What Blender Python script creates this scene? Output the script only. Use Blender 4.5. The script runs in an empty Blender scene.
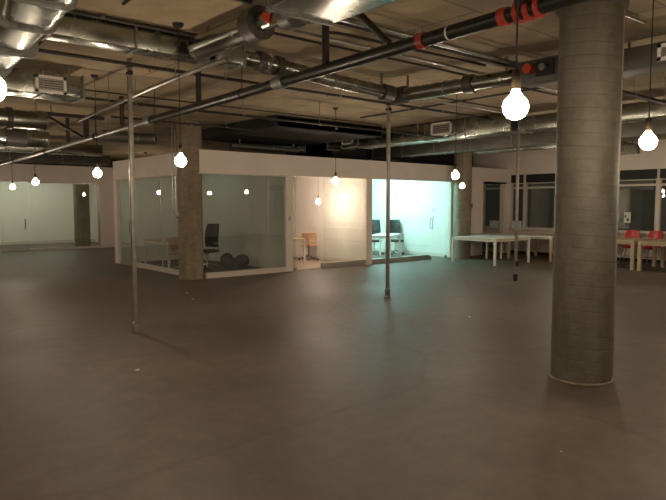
import bpy, bmesh, math, random
from mathutils import Vector, Matrix
random.seed(7)
PI = math.pi
COL = bpy.context.scene.collection
CEIL = 3.48
EYE = 1.65

# ------------------------------------------------------------------ materials
def nmat(name):
    m = bpy.data.materials.new(name); m.use_nodes = True
    nt = m.node_tree; nt.nodes.clear()
    out = nt.nodes.new('ShaderNodeOutputMaterial')
    return m, nt, out

def lnk(nt, a, b): nt.links.new(a, b)

def principled(name, col, rough=.6, metal=0., var=.0, scale=4., bump=0., bscale=30., spec=.5, coat=0., rvar=0., dark=None, detail=5., emit=None, estr=0.):
    m, nt, out = nmat(name)
    b = nt.nodes.new('ShaderNodeBsdfPrincipled'); lnk(nt, b.outputs[0], out.inputs[0])
    b.inputs['Base Color'].default_value = (*col, 1); b.inputs['Roughness'].default_value = rough
    b.inputs['Metallic'].default_value = metal; b.inputs['Specular IOR Level'].default_value = spec
    b.inputs['Coat Weight'].default_value = coat
    tc = nt.nodes.new('ShaderNodeTexCoord')
    if var or rvar:
        n = nt.nodes.new('ShaderNodeTexNoise'); n.inputs['Scale'].default_value = scale; n.inputs['Detail'].default_value = detail
        lnk(nt, tc.outputs['Object'], n.inputs['Vector'])
        if var:
            cr = nt.nodes.new('ShaderNodeValToRGB'); cr.color_ramp.elements[0].position = .3; cr.color_ramp.elements[1].position = .7
            d = dark or tuple(c*(1-var) for c in col); l = tuple(min(1, c*(1+var*.6)) for c in col)
            cr.color_ramp.elements[0].color = (*d, 1); cr.color_ramp.elements[1].color = (*l, 1)
            lnk(nt, n.outputs['Fac'], cr.inputs[0]); lnk(nt, cr.outputs[0], b.inputs['Base Color'])
        if rvar:
            mr = nt.nodes.new('ShaderNodeMapRange'); mr.inputs[1].default_value = .3; mr.inputs[2].default_value = .7
            mr.inputs[3].default_value = max(.02, rough-rvar); mr.inputs[4].default_value = min(1, rough+rvar)
            lnk(nt, n.outputs['Fac'], mr.inputs[0]); lnk(nt, mr.outputs[0], b.inputs['Roughness'])
    if bump:
        n2 = nt.nodes.new('ShaderNodeTexNoise'); n2.inputs['Scale'].default_value = bscale; n2.inputs['Detail'].default_value = 3
        lnk(nt, tc.outputs['Object'], n2.inputs['Vector'])
        bp = nt.nodes.new('ShaderNodeBump'); bp.inputs['Strength'].default_value = bump; bp.inputs['Distance'].default_value = .01
        lnk(nt, n2.outputs['Fac'], bp.inputs['Height']); lnk(nt, bp.outputs[0], b.inputs['Normal'])
    if emit:
        b.inputs['Emission Color'].default_value = (*emit, 1); b.inputs['Emission Strength'].default_value = estr
    return m

def math_node(nt, op, a, b=None, c=None):
    n = nt.nodes.new('ShaderNodeMath'); n.operation = op
    for i, v in enumerate((a, b, c)):
        if v is None: continue
        if isinstance(v, (int, float)): n.inputs[i].default_value = v
        else: lnk(nt, v, n.inputs[i])
    return n.outputs[0]

def glass(name, tint, refl=.045):
    m, nt, out = nmat(name)
    t = nt.nodes.new('ShaderNodeBsdfTransparent'); t.inputs[0].default_value = (*tint, 1)
    g = nt.nodes.new('ShaderNodeBsdfGlossy'); g.inputs['Roughness'].default_value = .0; g.inputs[0].default_value = (1, 1, 1, 1)
    lw = nt.nodes.new('ShaderNodeLayerWeight'); lw.inputs['Blend'].default_value = .5
    p = math_node(nt, 'POWER', lw.outputs['Facing'], 5.)
    f = math_node(nt, 'MULTIPLY_ADD', p, 1-refl, refl)
    mx = nt.nodes.new('ShaderNodeMixShader')
    lnk(nt, f, mx.inputs[0]); lnk(nt, t.outputs[0], mx.inputs[1]); lnk(nt, g.outputs[0], mx.inputs[2]); lnk(nt, mx.outputs[0], out.inputs[0])
    return m

def emission(name, col, s):
    m, nt, out = nmat(name)
    e = nt.nodes.new('ShaderNodeEmission'); e.inputs[0].default_value = (*col, 1); e.inputs[1].default_value = s
    lnk(nt, e.outputs[0], out.inputs[0]); return m

def floor_mat():
    m, nt, out = nmat('polished_concrete')
    b = nt.nodes.new('ShaderNodeBsdfPrincipled'); lnk(nt, b.outputs[0], out.inputs[0])
    tc = nt.nodes.new('ShaderNodeTexCoord')
    def noise(s, d=6, r=.6):
        n = nt.nodes.new('ShaderNodeTexNoise'); n.inputs['Scale'].default_value = s; n.inputs['Detail'].default_value = d; n.inputs['Roughness'].default_value = r
        lnk(nt, tc.outputs['Object'], n.inputs['Vector']); return n
    n1 = noise(.55, 8, .65); n2 = noise(5., 8, .7)
    cr = nt.nodes.new('ShaderNodeValToRGB')
    e = cr.color_ramp.elements; e[0].position = .32; e[0].color = (.092, .073, .053, 1); e[1].position = .7; e[1].color = (.165, .134, .104, 1)
    lnk(nt, n1.outputs['Fac'], cr.inputs[0])
    cr2 = nt.nodes.new('ShaderNodeValToRGB')
    e = cr2.color_ramp.elements; e[0].position = .35; e[0].color = (.82, .82, .82, 1); e[1].position = .72; e[1].color = (1.12, 1.11, 1.1, 1)
    lnk(nt, n2.outputs['Fac'], cr2.inputs[0])
    mx = nt.nodes.new('ShaderNodeMix'); mx.data_type = 'RGBA'; mx.blend_type = 'MULTIPLY'; mx.inputs[0].default_value = 1
    lnk(nt, cr.outputs[0], mx.inputs[6]); lnk(nt, cr2.outputs[0], mx.inputs[7])
    # thin pale trowel scratches and hairline cracks
    v = nt.nodes.new('ShaderNodeTexVoronoi'); v.feature = 'DISTANCE_TO_EDGE'; v.inputs['Scale'].default_value = .22
    nd = noise(1.2, 5, .6)
    mxv = nt.nodes.new('ShaderNodeMix'); mxv.data_type = 'VECTOR'; mxv.inputs[0].default_value = .12
    lnk(nt, tc.outputs['Object'], mxv.inputs[4]); lnk(nt, nd.outputs['Color'], mxv.inputs[5]); lnk(nt, mxv.outputs[1], v.inputs['Vector'])
    cr3 = nt.nodes.new('ShaderNodeValToRGB')
    e = cr3.color_ramp.elements; e[0].position = .0; e[0].color = (.85, .84, .83, 1); e[1].position = .008; e[1].color = (1, 1, 1, 1)
    lnk(nt, v.outputs['Distance'], cr3.inputs[0])
    mx2 = nt.nodes.new('ShaderNodeMix'); mx2.data_type = 'RGBA'; mx2.blend_type = 'MULTIPLY'; mx2.inputs[0].default_value = 1
    lnk(nt, mx.outputs[2], mx2.inputs[6]); lnk(nt, cr3.outputs[0], mx2.inputs[7]); lnk(nt, mx2.outputs[2], b.inputs['Base Color'])
    mr = nt.nodes.new('ShaderNodeMapRange'); mr.inputs[1].default_value = .3; mr.inputs[2].default_value = .7; mr.inputs[3].default_value = .46; mr.inputs[4].default_value = .62
    lnk(nt, n1.outputs['Fac'], mr.inputs[0]); lnk(nt, mr.outputs[0], b.inputs['Roughness'])
    b.inputs['Specular IOR Level'].default_value = .35
    bp = nt.nodes.new('ShaderNodeBump'); bp.inputs['Strength'].default_value = .12; bp.inputs['Distance'].default_value = .01
    lnk(nt, n2.outputs['Fac'], bp.inputs['Height']); lnk(nt, bp.outputs[0], b.inputs['Normal'])
    return m

def ceiling_mat():
    m, nt, out = nmat('board_formed_concrete')
    b = nt.nodes.new('ShaderNodeBsdfPrincipled'); lnk(nt, b.outputs[0], out.inputs[0])
    b.inputs['Roughness'].default_value = .9
    tc = nt.nodes.new('ShaderNodeTexCoord')
    br = nt.nodes.new('ShaderNodeTexBrick'); br.offset = .5
    br.inputs['Color1'].default_value = (.38, .308, .205, 1); br.inputs['Color2'].default_value = (.30, .243, .163, 1)
    br.inputs['Mortar'].default_value = (.17, .13, .09, 1)
    br.inputs['Scale'].default_value = 1; br.inputs['Mortar Size'].default_value = .012; br.inputs['Mortar Smooth'].default_value = .4
    br.inputs['Brick Width'].default_value = 2.44; br.inputs['Row Height'].default_value = 1.22
    lnk(nt, tc.outputs['Object'], br.inputs['Vector'])
    n = nt.nodes.new('ShaderNodeTexNoise'); n.inputs['Scale'].default_value = 1.1; n.inputs['Detail'].default_value = 8; n.inputs['Roughness'].default_value = .65
    lnk(nt, tc.outputs['Object'], n.inputs['Vector'])
    cr = nt.nodes.new('ShaderNodeValToRGB'); e = cr.color_ramp.elements
    e[0].position = .3; e[0].color = (.62, .6, .57, 1); e[1].position = .68; e[1].color = (1.2, 1.18, 1.13, 1)
    lnk(nt, n.outputs['Fac'], cr.inputs[0])
    mx = nt.nodes.new('ShaderNodeMix'); mx.data_type = 'RGBA'; mx.blend_type = 'MULTIPLY'; mx.inputs[0].default_value = 1
    lnk(nt, br.outputs['Color'], mx.inputs[6]); lnk(nt, cr.outputs[0], mx.inputs[7]); lnk(nt, mx.outputs[2], b.inputs['Base Color'])
    bp = nt.nodes.new('ShaderNodeBump'); bp.inputs['Strength'].default_value = .4; bp.inputs['Distance'].default_value = .02
    lnk(nt, br.outputs['Fac'], bp.inputs['Height']); bp.invert = True; lnk(nt, bp.outputs[0], b.inputs['Normal'])
    return m

def column_mat(name='spiral_formed_concrete', g=(1, 1, 1)):
    m, nt, out = nmat(name)
    b = nt.nodes.new('ShaderNodeBsdfPrincipled'); lnk(nt, b.outputs[0], out.inputs[0])
    b.inputs['Roughness'].default_value = .62; b.inputs['Specular IOR Level'].default_value = .4
    tc = nt.nodes.new('ShaderNodeTexCoord'); sx = nt.nodes.new('ShaderNodeSeparateXYZ'); lnk(nt, tc.outputs['Object'], sx.inputs[0])
    ang = math_node(nt, 'ARCTAN2', sx.outputs['Y'], sx.outputs['X'])
    h = math_node(nt, 'MULTIPLY_ADD', ang, .5/PI*1.0, math_node(nt, 'MULTIPLY', sx.outputs['Z'], 1/.115))
    fr = math_node(nt, 'FRACT', h)
    dd = math_node(nt, 'ABSOLUTE', math_node(nt, 'SUBTRACT', fr, .5))
    line = nt.nodes.new('ShaderNodeMapRange'); line.inputs[1].default_value = .0; line.inputs[2].default_value = .07; line.inputs[3].default_value = .0; line.inputs[4].default_value = 1
    lnk(nt, dd, line.inputs[0])
    nl = nt.nodes.new('ShaderNodeTexNoise'); nl.inputs['Scale'].default_value = 5.; nl.inputs['Detail'].default_value = 3
    lnk(nt, tc.outputs['Object'], nl.inputs['Vector'])
    lamt = math_node(nt, 'MULTIPLY', math_node(nt, 'SUBTRACT', 1., line.outputs[0]), math_node(nt, 'MULTIPLY', nl.outputs['Fac'], .42))
    def noise(s, sz, d=6):
        mp = nt.nodes.new('ShaderNodeMapping'); mp.inputs['Scale'].default_value = (1, 1, sz); lnk(nt, tc.outputs['Object'], mp.inputs[0])
        n = nt.nodes.new('ShaderNodeTexNoise'); n.inputs['Scale'].default_value = s; n.inputs['Detail'].default_value = d; n.inputs['Roughness'].default_value = .65
        lnk(nt, mp.outputs[0], n.inputs['Vector']); return n
    n1 = noise(2.2, .35); n2 = noise(9, 1.4, 8)
    cr = nt.nodes.new('ShaderNodeValToRGB'); e = cr.color_ramp.elements
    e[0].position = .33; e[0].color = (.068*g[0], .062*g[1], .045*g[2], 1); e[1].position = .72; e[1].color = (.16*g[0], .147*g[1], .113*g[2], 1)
    mxf = math_node(nt, 'MULTIPLY_ADD', n1.outputs['Fac'], .6, math_node(nt, 'MULTIPLY', n2.outputs['Fac'], .4))
    lnk(nt, mxf, cr.inputs[0])
    mx = nt.nodes.new('ShaderNodeMix'); mx.data_type = 'RGBA'; mx.blend_type = 'MIX'
    lnk(nt, lamt, mx.inputs[0]); lnk(nt, cr.outputs[0], mx.inputs[6]); mx.inputs[7].default_value = (.05, .042, .03, 1)
    lnk(nt, mx.outputs[2], b.inputs['Base Color'])
    bp = nt.nodes.new('ShaderNodeBump'); bp.inputs['Strength'].default_value = .5; bp.inputs['Distance'].default_value = .01
    hh = math_node(nt, 'MULTIPLY_ADD', n2.outputs['Fac'], .7, math_node(nt, 'MULTIPLY', line.outputs[0], .45))
    lnk(nt, hh, bp.inputs['Height']); lnk(nt, bp.outputs[0], b.inputs['Normal'])
    return m

def wood_mat(name, c1, c2):
    m, nt, out = nmat(name)
    b = nt.nodes.new('ShaderNodeBsdfPrincipled'); lnk(nt, b.outputs[0], out.inputs[0]); b.inputs['Roughness'].default_value = .5
    tc = nt.nodes.new('ShaderNodeTexCoord'); mp = nt.nodes.new('ShaderNodeMapping'); mp.inputs['Scale'].default_value = (1.5, 14, 14)
    lnk(nt, tc.outputs['Object'], mp.inputs[0])
    n = nt.nodes.new('ShaderNodeTexNoise'); n.inputs['Scale'].default_value = 2; n.inputs['Detail'].default_value = 5; lnk(nt, mp.outputs[0], n.inputs['Vector'])
    cr = nt.nodes.new('ShaderNodeValToRGB'); e = cr.color_ramp.elements
    e[0].position = .3; e[0].color = (*c1, 1); e[1].position = .7; e[1].color = (*c2, 1)
    lnk(nt, n.outputs['Fac'], cr.inputs[0]); lnk(nt, cr.outputs[0], b.inputs['Base Color']); return m

M = dict(
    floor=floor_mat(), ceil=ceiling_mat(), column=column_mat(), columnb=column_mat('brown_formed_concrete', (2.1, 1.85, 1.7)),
    wall=principled('white_wall_paint', (.76, .68, .62), .75, var=.05, scale=2., bump=.05, bscale=60),
    office=principled('office_wall_paint', (.75, .73, .68), .7, var=.03, scale=2.),
    trim=principled('white_trim_paint', (.62, .57, .51), .5),
    alu=principled('brushed_aluminium', (.5, .48, .44), .42, .8, var=.1, scale=30),
    duct=principled('galvanised_steel', (.37, .39, .35), .25, 1., var=.22, scale=4., bump=.09, bscale=3., rvar=.06),
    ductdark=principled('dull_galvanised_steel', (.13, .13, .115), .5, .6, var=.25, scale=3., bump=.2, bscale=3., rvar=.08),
    collar=principled('black_duct_tape', (.06, .057, .05), .45, 0., bump=.3, bscale=40),
    liner=principled('black_duct_liner', (.02, .019, .017), .85, var=.3, scale=3.),
    steel=principled('zinc_strut', (.26, .27, .25), .42, .75, var=.2, scale=15),
    polest=principled('grey_steel_conduit', (.33, .31, .28), .5, .6, var=.25, scale=12.),
    pipe=principled('black_plastic_pipe', (.008, .009, .007), .36, 0., var=.3, scale=8, spec=.5),
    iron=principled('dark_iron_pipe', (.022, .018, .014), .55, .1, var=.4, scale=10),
    conduit=principled('electrical_conduit', (.36, .36, .34), .3, .9, var=.2, scale=10),
    red=principled('red_coupling', (.30, .03, .018), .5, var=.2, scale=20),
    redact=principled('red_actuator_plastic', (.6, .07, .02), .4),
    white=principled('white_plastic', (.7, .68, .64), .45),
    mark=principled('white_pipe_print', (.6, .6, .58), .5),
    reg=principled('white_register_paint', (.8, .79, .74), .5),
    slot=principled('dark_register_slots', (.10, .09, .08), .6),
    black=principled('black_mesh_fabric', (.012, .013, .014), .6, bump=.2, bscale=120),
    blackp=principled('black_plastic', (.015, .015, .016), .4),
    chrome=principled('polished_chrome', (.7, .7, .7), .18, 1.),
    tan=principled('tan_upholstery', (.46, .29, .17), .6, var=.08, scale=8),
    tabw=principled('white_laminate', (.72, .68, .6), .4),
    wood=wood_mat('pale_birch', (.42, .31, .18), (.56, .43, .27)),
    redch=principled('red_moulded_plastic', (.52, .025, .02), .35),
    blind=principled('black_roller_blind', (.018, .018, .017), .7),
    glassg=glass('greenish_office_glass', (.925, .965, .94)),
    glassd=glass('tinted_office_glass', (.93, .965, .945), .085),
    glassc=glass('clear_office_glass', (.975, .99, .985)),
    glassw=glass('window_glass', (.80, .82, .78), .1),
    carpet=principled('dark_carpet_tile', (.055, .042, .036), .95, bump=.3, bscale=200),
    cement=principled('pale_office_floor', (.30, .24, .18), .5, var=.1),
    cord=principled('black_fabric_cord', (.012, .011, .01), .8),
    brass=principled('dark_bronze_socket', (.06, .045, .03), .4, .8),
    bulb=emission('lit_bulb_glass', (1., .80, .585), 165.),
    bulbw=emission('lit_bulb_glass_warm', (1., .75, .60), 340.),
    tube=emission('lit_cool_tube', (.52, 1., .985), 215.),
    tubefill=emission('dim_fill_tube', (.9, 1., .85), 6.),  # for the added fill light in the dark office
    tubeg=emission('lit_soft_tube', (1., .96, .76), 30.),
    box=principled('pale_blue_board', (.6, .78, .82), .6, var=.1, scale=5),
    paper=principled('off_white_paper', (.7, .68, .6), .8, var=.1, scale=20),
    ink=principled('black_ink', (.03, .03, .03), .6),
    night=principled('night_wall', (.02, .022, .02), .9, var=.3, scale=1.),
)

# ------------------------------------------------------------------ mesh builder
class MB:
    def __init__(s): s.bm = bmesh.new()
    def box(s, lo, hi, rot=0, bevel=0.):
        c = Vector([(a+b)/2 for a, b in zip(lo, hi)]); d = [abs(b-a) for a, b in zip(lo, hi)]
        m = Matrix.Translation(c) @ Matrix.Rotation(rot, 4, 'Z') @ Matrix.Diagonal((*d, 1))
        r = bmesh.ops.create_cube(s.bm, size=1, matrix=m)
        if bevel:
            es = list({e for v in r['verts'] for e in v.link_edges})
            bmesh.ops.bevel(s.bm, geom=es, offset=bevel, segments=2, profile=.5, affect='EDGES')
        return s
    def cbox(s, c, d, mat=None, bevel=0.):
        m = (mat or Matrix.Identity(4)) @ Matrix.Translation(c) @ Matrix.Diagonal((*d, 1))
        r = bmesh.ops.create_cube(s.bm, size=1, matrix=m)
        if bevel:
            es = list({e for v in r['verts'] for e in v.link_edges})
            bmesh.ops.bevel(s.bm, geom=es, offset=bevel, segments=2, profile=.5, affect='EDGES')
        return s
    def cyl(s, a, b, r, r2=None, seg=20, caps=True):
        a = Vector(a); b = Vector(b); d = b-a
        m = Matrix.Translation((a+b)/2) @ d.to_track_quat('Z', 'Y').to_matrix().to_4x4()
        bmesh.ops.create_cone(s.bm, cap_ends=caps, segments=seg, radius1=r, radius2=r if r2 is None else r2, depth=d.length, matrix=m)
        return s
    def ball(s, c, r, sc=(1, 1, 1), seg=20):
        m = Matrix.Translation(c) @ Matrix.Diagonal((*sc, 1))
        bmesh.ops.create_uvsphere(s.bm, u_segments=seg, v_segments=max(6, seg//2), radius=r, matrix=m); return s
    def tube(s, pts, r, seg=10):
        pts = [Vector(p) for p in pts]; rings = []
        prev = None
        for i, p in enumerate(pts):
            t = (pts[min(i+1, len(pts)-1)] - pts[max(i-1, 0)]).normalized()
            if prev is None:
                u = t.orthogonal().normalized()
            else:
                u = (prev - t*prev.dot(t)).normalized()
            prev = u; w = t.cross(u)
            rr = r[i] if isinstance(r, (list, tuple)) else r
            rings.append([s.bm.verts.new(p + (u*math.cos(2*PI*k/seg) + w*math.sin(2*PI*k/seg))*rr) for k in range(seg)])
        for a, b in zip(rings, rings[1:]):
            for k in range(seg): s.bm.faces.new((a[k], a[(k+1) % seg], b[(k+1) % seg], b[k]))
        s.bm.faces.new(list(reversed(rings[0]))); s.bm.faces.new(rings[-1]); return s
    def lathe(s, prof, c=(0, 0, 0), seg=32):
        rings = []
        for r, z in prof:
            rings.append([s.bm.verts.new((c[0]+r*math.cos(2*PI*k/seg), c[1]+r*math.sin(2*PI*k/seg), c[2]+z)) for k in range(seg)])
        for a, b in zip(rings, rings[1:]):
            for k in range(seg): s.bm.faces.new((a[k], a[(k+1) % seg], b[(k+1) % seg], b[k]))
        if prof[0][0] > 1e-4: s.bm.faces.new(list(reversed(rings[0])))
        if prof[-1][0] > 1e-4: s.bm.faces.new(rings[-1])
        return s
    def loft(s, secs):
        rings = [[s.bm.verts.new(p) for p in sec] for sec in secs]; n = len(secs[0])
        for a, b in zip(rings, rings[1:]):
            for k in range(n): s.bm.faces.new((a[k], a[(k+1) % n], b[(k+1) % n], b[k]))
        s.bm.faces.new(list(reversed(rings[0]))); s.bm.faces.new(rings[-1]); return s
    def shell(s, grid, th):
        """grid of points -> surface thickened along vertex normals"""
        nu, nv = len(grid), len(grid[0])
        vs = [[s.bm.verts.new(p) for p in row] for row in grid]
        fs = []
        for i in range(nu-1):
            for j in range(nv-1): fs.append(s.bm.faces.new((vs[i][j], vs[i+1][j], vs[i+1][j+1], vs[i][j+1])))
        bmesh.ops.recalc_face_normals(s.bm, faces=fs)
        bmesh.ops.solidify(s.bm, geom=fs, thickness=th); return s

def wloc(o):
    v = Vector((0, 0, 0))
    while o is not None: v += o.location; o = o.parent
    return v

def obj(name, mb, mat, parent=None, smooth=True, local=False, origin=None):
    """mesh built in world coordinates; parented under an unrotated root"""
    bm = mb.bm
    off = Vector((0, 0, 0))
    if not local:
        off = wloc(parent) if parent else Vector(origin or (0, 0, 0))
        bmesh.ops.translate(bm, verts=bm.verts, vec=-off)
    bmesh.ops.recalc_face_normals(bm, faces=bm.faces)
    me = bpy.data.meshes.new(name); bm.to_mesh(me); bm.free()
    for f in me.polygons: f.use_smooth = smooth
    if smooth:
        try: me.set_sharp_from_angle(angle=math.radians(38))
        except Exception: pass
    me.materials.append(M[mat])
    o = bpy.data.objects.new(name, me); COL.objects.link(o)
    if parent: o.parent = parent
    elif not local: o.location = off
    return o

def thing(name, label, cat, loc=(0, 0, 0), rz=0, group=None):
    o = bpy.data.objects.new(name, None); COL.objects.link(o); o.location = loc; o.rotation_euler = (0, 0, rz)
    o.empty_display_size = .1
    tag(o, label, cat, group); return o
def tag(o, label, cat, group=None):
    o['label'] = label; o['category'] = cat
    if group: o['group'] = group
    return o
def struct(name, mb, mat, parent=None, smooth=False):
    o = obj(name, mb, mat, parent, smooth)
    if parent is None: o['kind'] = 'structure'
    return o
def copy_tree(o, parent=None):
    c = o.copy(); COL.objects.link(c)
    if parent: c.parent = parent
    for ch in list(o.children): copy_tree(ch, c)
    return c

# ------------------------------------------------------------------ room shell
XW = 18.2; YO = 12.25; YF = 23.8; XO = 6.5
struct('floor', MB().box((-4.2, -4.2, -.12), (XW+.15, 28.2, 0)), 'floor')
struct('ceiling', MB().box((-4.2, -4.2, CEIL), (XW+.15, 28.2, CEIL+.2)), 'ceil')
struct('wall_left', MB().box((-4.2, -4.2, 0), (-4.0, 28.2, CEIL)), 'wall')
struct('wall_behind', MB().box((-4.0, -4.2, 0), (XW, -4.0, CEIL)), 'wall')
struct('wall_back', MB().box((-4.0, 28.0, 0), (XW, 28.2, CEIL)), 'office')

# window wall (X = 18.2) with openings
WZ0, WZ1 = .86, 2.66
bays = [(13.25, 12.42), (12.1, 7.34), (7.28, 2.9), (2.5, -1.9)]
w = MB()
w.box((XW, -4, 0), (XW+.15, 28, WZ0)); w.box((XW, -4, WZ1), (XW+.15, 28, CEIL))
ys = sorted([y for b in bays for y in b]); edges = [-4.0]+ys+[28.0]
for i in range(0, len(edges), 2):
    if edges[i+1]-edges[i] > .02: w.box((XW, edges[i], WZ0), (XW+.15, edges[i+1], WZ1))
struct('wall_right', w, 'wall')
struct('trim_1', MB().box((XW-.11, -3.9, WZ0-.05), (XW, 12.1, WZ0)), 'trim')          # window ledge
struct('baseboard_right', MB().box((XW-.02, -3.9, 0), (XW, 12.1, .1)), 'blind')
wi = 0
for (y1, y0) in bays:
    wi += 1
    p = MB().box((XW+.07, y0, WZ0), (XW+.082, y1, WZ1))
    win = struct('window_%d' % wi, p, 'glassw')
    f = MB()
    fw_ = .055
    f.box((XW+.01, y0, WZ0), (XW+.13, y1, WZ0+.045)); f.box((XW+.01, y0, WZ1-.04), (XW+.13, y1, WZ1))
    f.box((XW+.01, y0, WZ0), (XW+.13, y0+.04, WZ1)); f.box((XW+.01, y1-.04, WZ0), (XW+.13, y1, WZ1))
    f.box((XW+.0, y0, 2.195), (XW+.13, y1, 2.255))
    f.box((XW+.01, y0, 2.36), (XW+.10, y1, 2.385))
    if y1-y0 > 3:
        c = 11.56 if abs(y1-12.1) < .01 else (y0+y1)/2
        f.box((XW-.02, c-.045, WZ0), (XW+.13, c+.045, WZ1 if c > 12 else 2.66))
        if abs(y1-12.1) < .01: f.box((XW+.01, 9.3, WZ0), (XW+.13, 9.36, WZ1))
    obj('window_frame', f, 'trim', win, smooth=False)
    bl = MB().box((XW-.015, y0+.01, 2.40), (XW+.0, y1-.01, 2.665))
    obj('blind_cassette', bl, 'blind', win, smooth=False)
# ------------------------------------------------------------------ glass offices
GH = 2.37; HT = 2.87; PH = 2.8
h = MB(); h.box((XO, YO, GH), (XW, YO+.14, HT)); h.box((16.86, YO, GH), (XW, YO+.14, 2.42))
for x0, x1 in ((8.86, 9.07), (11.57, 11.79), (15.2, 15.35)): h.box((x0, YO, 0), (x1, YO+.14, GH))
h.box((15.35, YO, 0), (16.86, YO+.14, GH)); h.box((18.02, YO-.03, 0), (XW, YO+.16, GH))
struct('wall_office_front', h, 'wall')
h = MB(); h.box((XO, YO+.14, GH), (XO+.14, 17.3, HT)); h.box((XO, 17.08, 0), (XO+.14, 17.3, GH))
struct('wall_office_side', h, 'wall')
struct('wall_office_back', MB().box((XO+.14, 17.16, 0), (XW, 17.3, HT)), 'office')
struct('ceiling_office', MB().box((XO+.14, YO+.14, 2.8), (15.4, 17.16, 2.87)), 'office')
struct('wall_partition_left', MB().box((8.95, YO+.14, 0), (9.05, 17.16, PH)), 'office')
struct('wall_partition_middle', MB().box((11.62, YO+.14, 0), (11.76, 17.16, PH)), 'office')
struct('wall_partition_right', MB().box((15.28, YO+.14, 0), (15.4, 17.16, PH)), 'office')
struct('trim_2', MB().box((XO-.0, YO-.012, GH-.03), (8.86, YO, GH+.0)).box((XO-.012, YO, GH-.03), (XO, 17.3, GH)), 'trim')
struct('baseboard_office_left', MB().box((11.605, YO+.2, 0), (11.62, 17.16, .11)), 'trim')
struct('baseboard_office_right', MB().box((15.265, YO+.2, 0), (15.28, 17.16, .11)), 'trim')
struct('baseboard_office_back', MB().box((9.1, 17.145, 0), (15.25, 17.16, .11)), 'trim')
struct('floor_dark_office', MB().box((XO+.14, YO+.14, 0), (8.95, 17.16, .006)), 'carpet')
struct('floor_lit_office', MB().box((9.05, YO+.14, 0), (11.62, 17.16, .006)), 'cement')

def pane(idx, lo, hi, mat, framebm=None, fmat='trim', kind='window'):
    o = struct('%s_%d' % (kind, idx), MB().box(lo, hi), mat)
    if framebm: obj('sill' if kind == 'window' else 'rail', framebm, fmat, o, smooth=False)
    return o
# dark corner office
y0, y1 = YO+.06, YO+.072
g = pane(5, (XO+.16, y0, .12), (8.86, y1, GH), 'glassd', MB().box((XO+.16, YO, 0), (8.86, YO+.14, .12)))
g = pane(6, (XO+.06, 12.6, .1), (XO+.072, 16.05, GH), 'glassd', MB().box((XO, 12.6, 0), (XO+.14, 16.05, .1)))
obj('mullion', MB().box((XO+.05, 14.32, .1), (XO+.085, 14.335, GH)), 'alu', g, smooth=False)
def dhandle(parent, a, b, n):
    a = Vector(a); b = Vector(b); n = Vector(n)
    m = MB()
    for s in (1, -1):
        m.tube([a, a+n*.05*s, b+n*.05*s, b], .011, 10)
    obj('door_handle', m, 'steel', parent)
d = pane(1, (XO+.05, 16.08, .02), (XO+.064, 16.95, GH-.01), 'glassd', MB().box((XO+.03, 16.08, .0), (XO+.08, 16.95, .07)), 'alu', 'door')
dhandle(d, (XO+.057, 16.22, .92), (XO+.057, 16.22, 1.24), (1, 0, 0))
g = pane(7, (XO+.06, 16.97, .1), (XO+.072, 17.08, GH), 'glassd', MB().box((XO, 16.97, 0), (XO+.14, 17.08, .1)))
# warm lit office
g = pane(8, (10.08, y0, .14), (11.57, y1, GH), 'glassg', MB().box((10.05, YO+.01, 0), (11.57, YO+.12, .14)), 'alu')
d = struct('door_2', MB().box((9.22, YO+.12, .02), (9.234, YO+1.0, GH-.01)), 'glassg')     # leaf swung into the room
obj('rail', MB().box((9.205, YO+.1, .0), (9.25, YO+.24, .09)).box((9.205, YO+.1, GH-.08), (9.25, YO+.24, GH)), 'alu', d, smooth=False)
dhandle(d, (9.227, YO+.9, .92), (9.227, YO+.9, 1.24), (1, 0, 0))
g = pane(9, (9.07, y0, .0), (9.2, y1, GH), 'glassg')
# cool lit office
g = pane(10, (11.79, y0, .14), (14.24, y1, GH), 'glassc', MB().box((11.79, YO+.01, 0), (14.24, YO+.12, .14)), 'alu')
d = pane(3, (14.26, y0, .02), (15.08, y1, GH-.01), 'glassc', MB().box((14.26, YO+.04, .0), (14.36, YO+.09, .08)).box((14.98, YO+.04, .0), (15.08, YO+.09, .08)), 'alu', 'door')
dhandle(d, (14.36, YO+.066, .92), (14.36, YO+.066, 1.24), (0, 1, 0))
struct('trim_3', MB().box((15.09, YO+.02, 0), (15.2, YO+.12, GH)), 'glassd')
# far left office
h = MB(); h.box((-4, YF, 2.48), (8.4, YF+.14, 3.1)); h.box((8.4, YF, 0), (XW, YF+.14, 3.1)); h.box((-4, YF, 0), (3.2, YF+.14, 2.48))
struct('wall_far', h, 'wall')
struct('ceiling_far_office', MB().box((2.7, YF+.14, 3.04), (9.6, 28, 3.1)), 'office')
struct('wall_far_partition', MB().box((9.6, YF+.14, 0), (9.7, 28, 3.04)).box((2.6, YF+.14, 0), (2.7, 28, 3.04)), 'office')
struct('baseboard_far', MB().box((8.4, YF-.015, 0), (12, YF, .1)), 'trim')
struct('baseboard_back', MB().box((2.7, 27.98, 0), (9.6, 28.0, .12)), 'trim')
g = pane(11, (5.92, YF+.05, .08), (8.38, YF+.062, 2.48), 'glassg', MB().box((5.92, YF+.01, 0), (8.4, YF+.12, .08)))
obj('window_frame', MB().box((8.34, YF+.02, 0), (8.4, YF+.1, 2.48)).box((5.92, YF+.02, 2.44), (8.38, YF+.1, 2.48)), 'alu', g, smooth=False)
d = pane(4, (4.95, YF+.05, .02), (5.9, YF+.062, 2.47), 'glassg', MB().box((4.95, YF+.03, .0), (5.9, YF+.08, .07)), 'alu', 'door')
dhandle(d, (5.76, YF+.056, .78), (5.76, YF+.056, 1.15), (0, 1, 0))
g = pane(12, (3.2, YF+.05, .08), (4.92, YF+.062, 2.48), 'glassg', MB().box((3.2, YF+.01, 0), (4.92, YF+.12, .08)))

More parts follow.
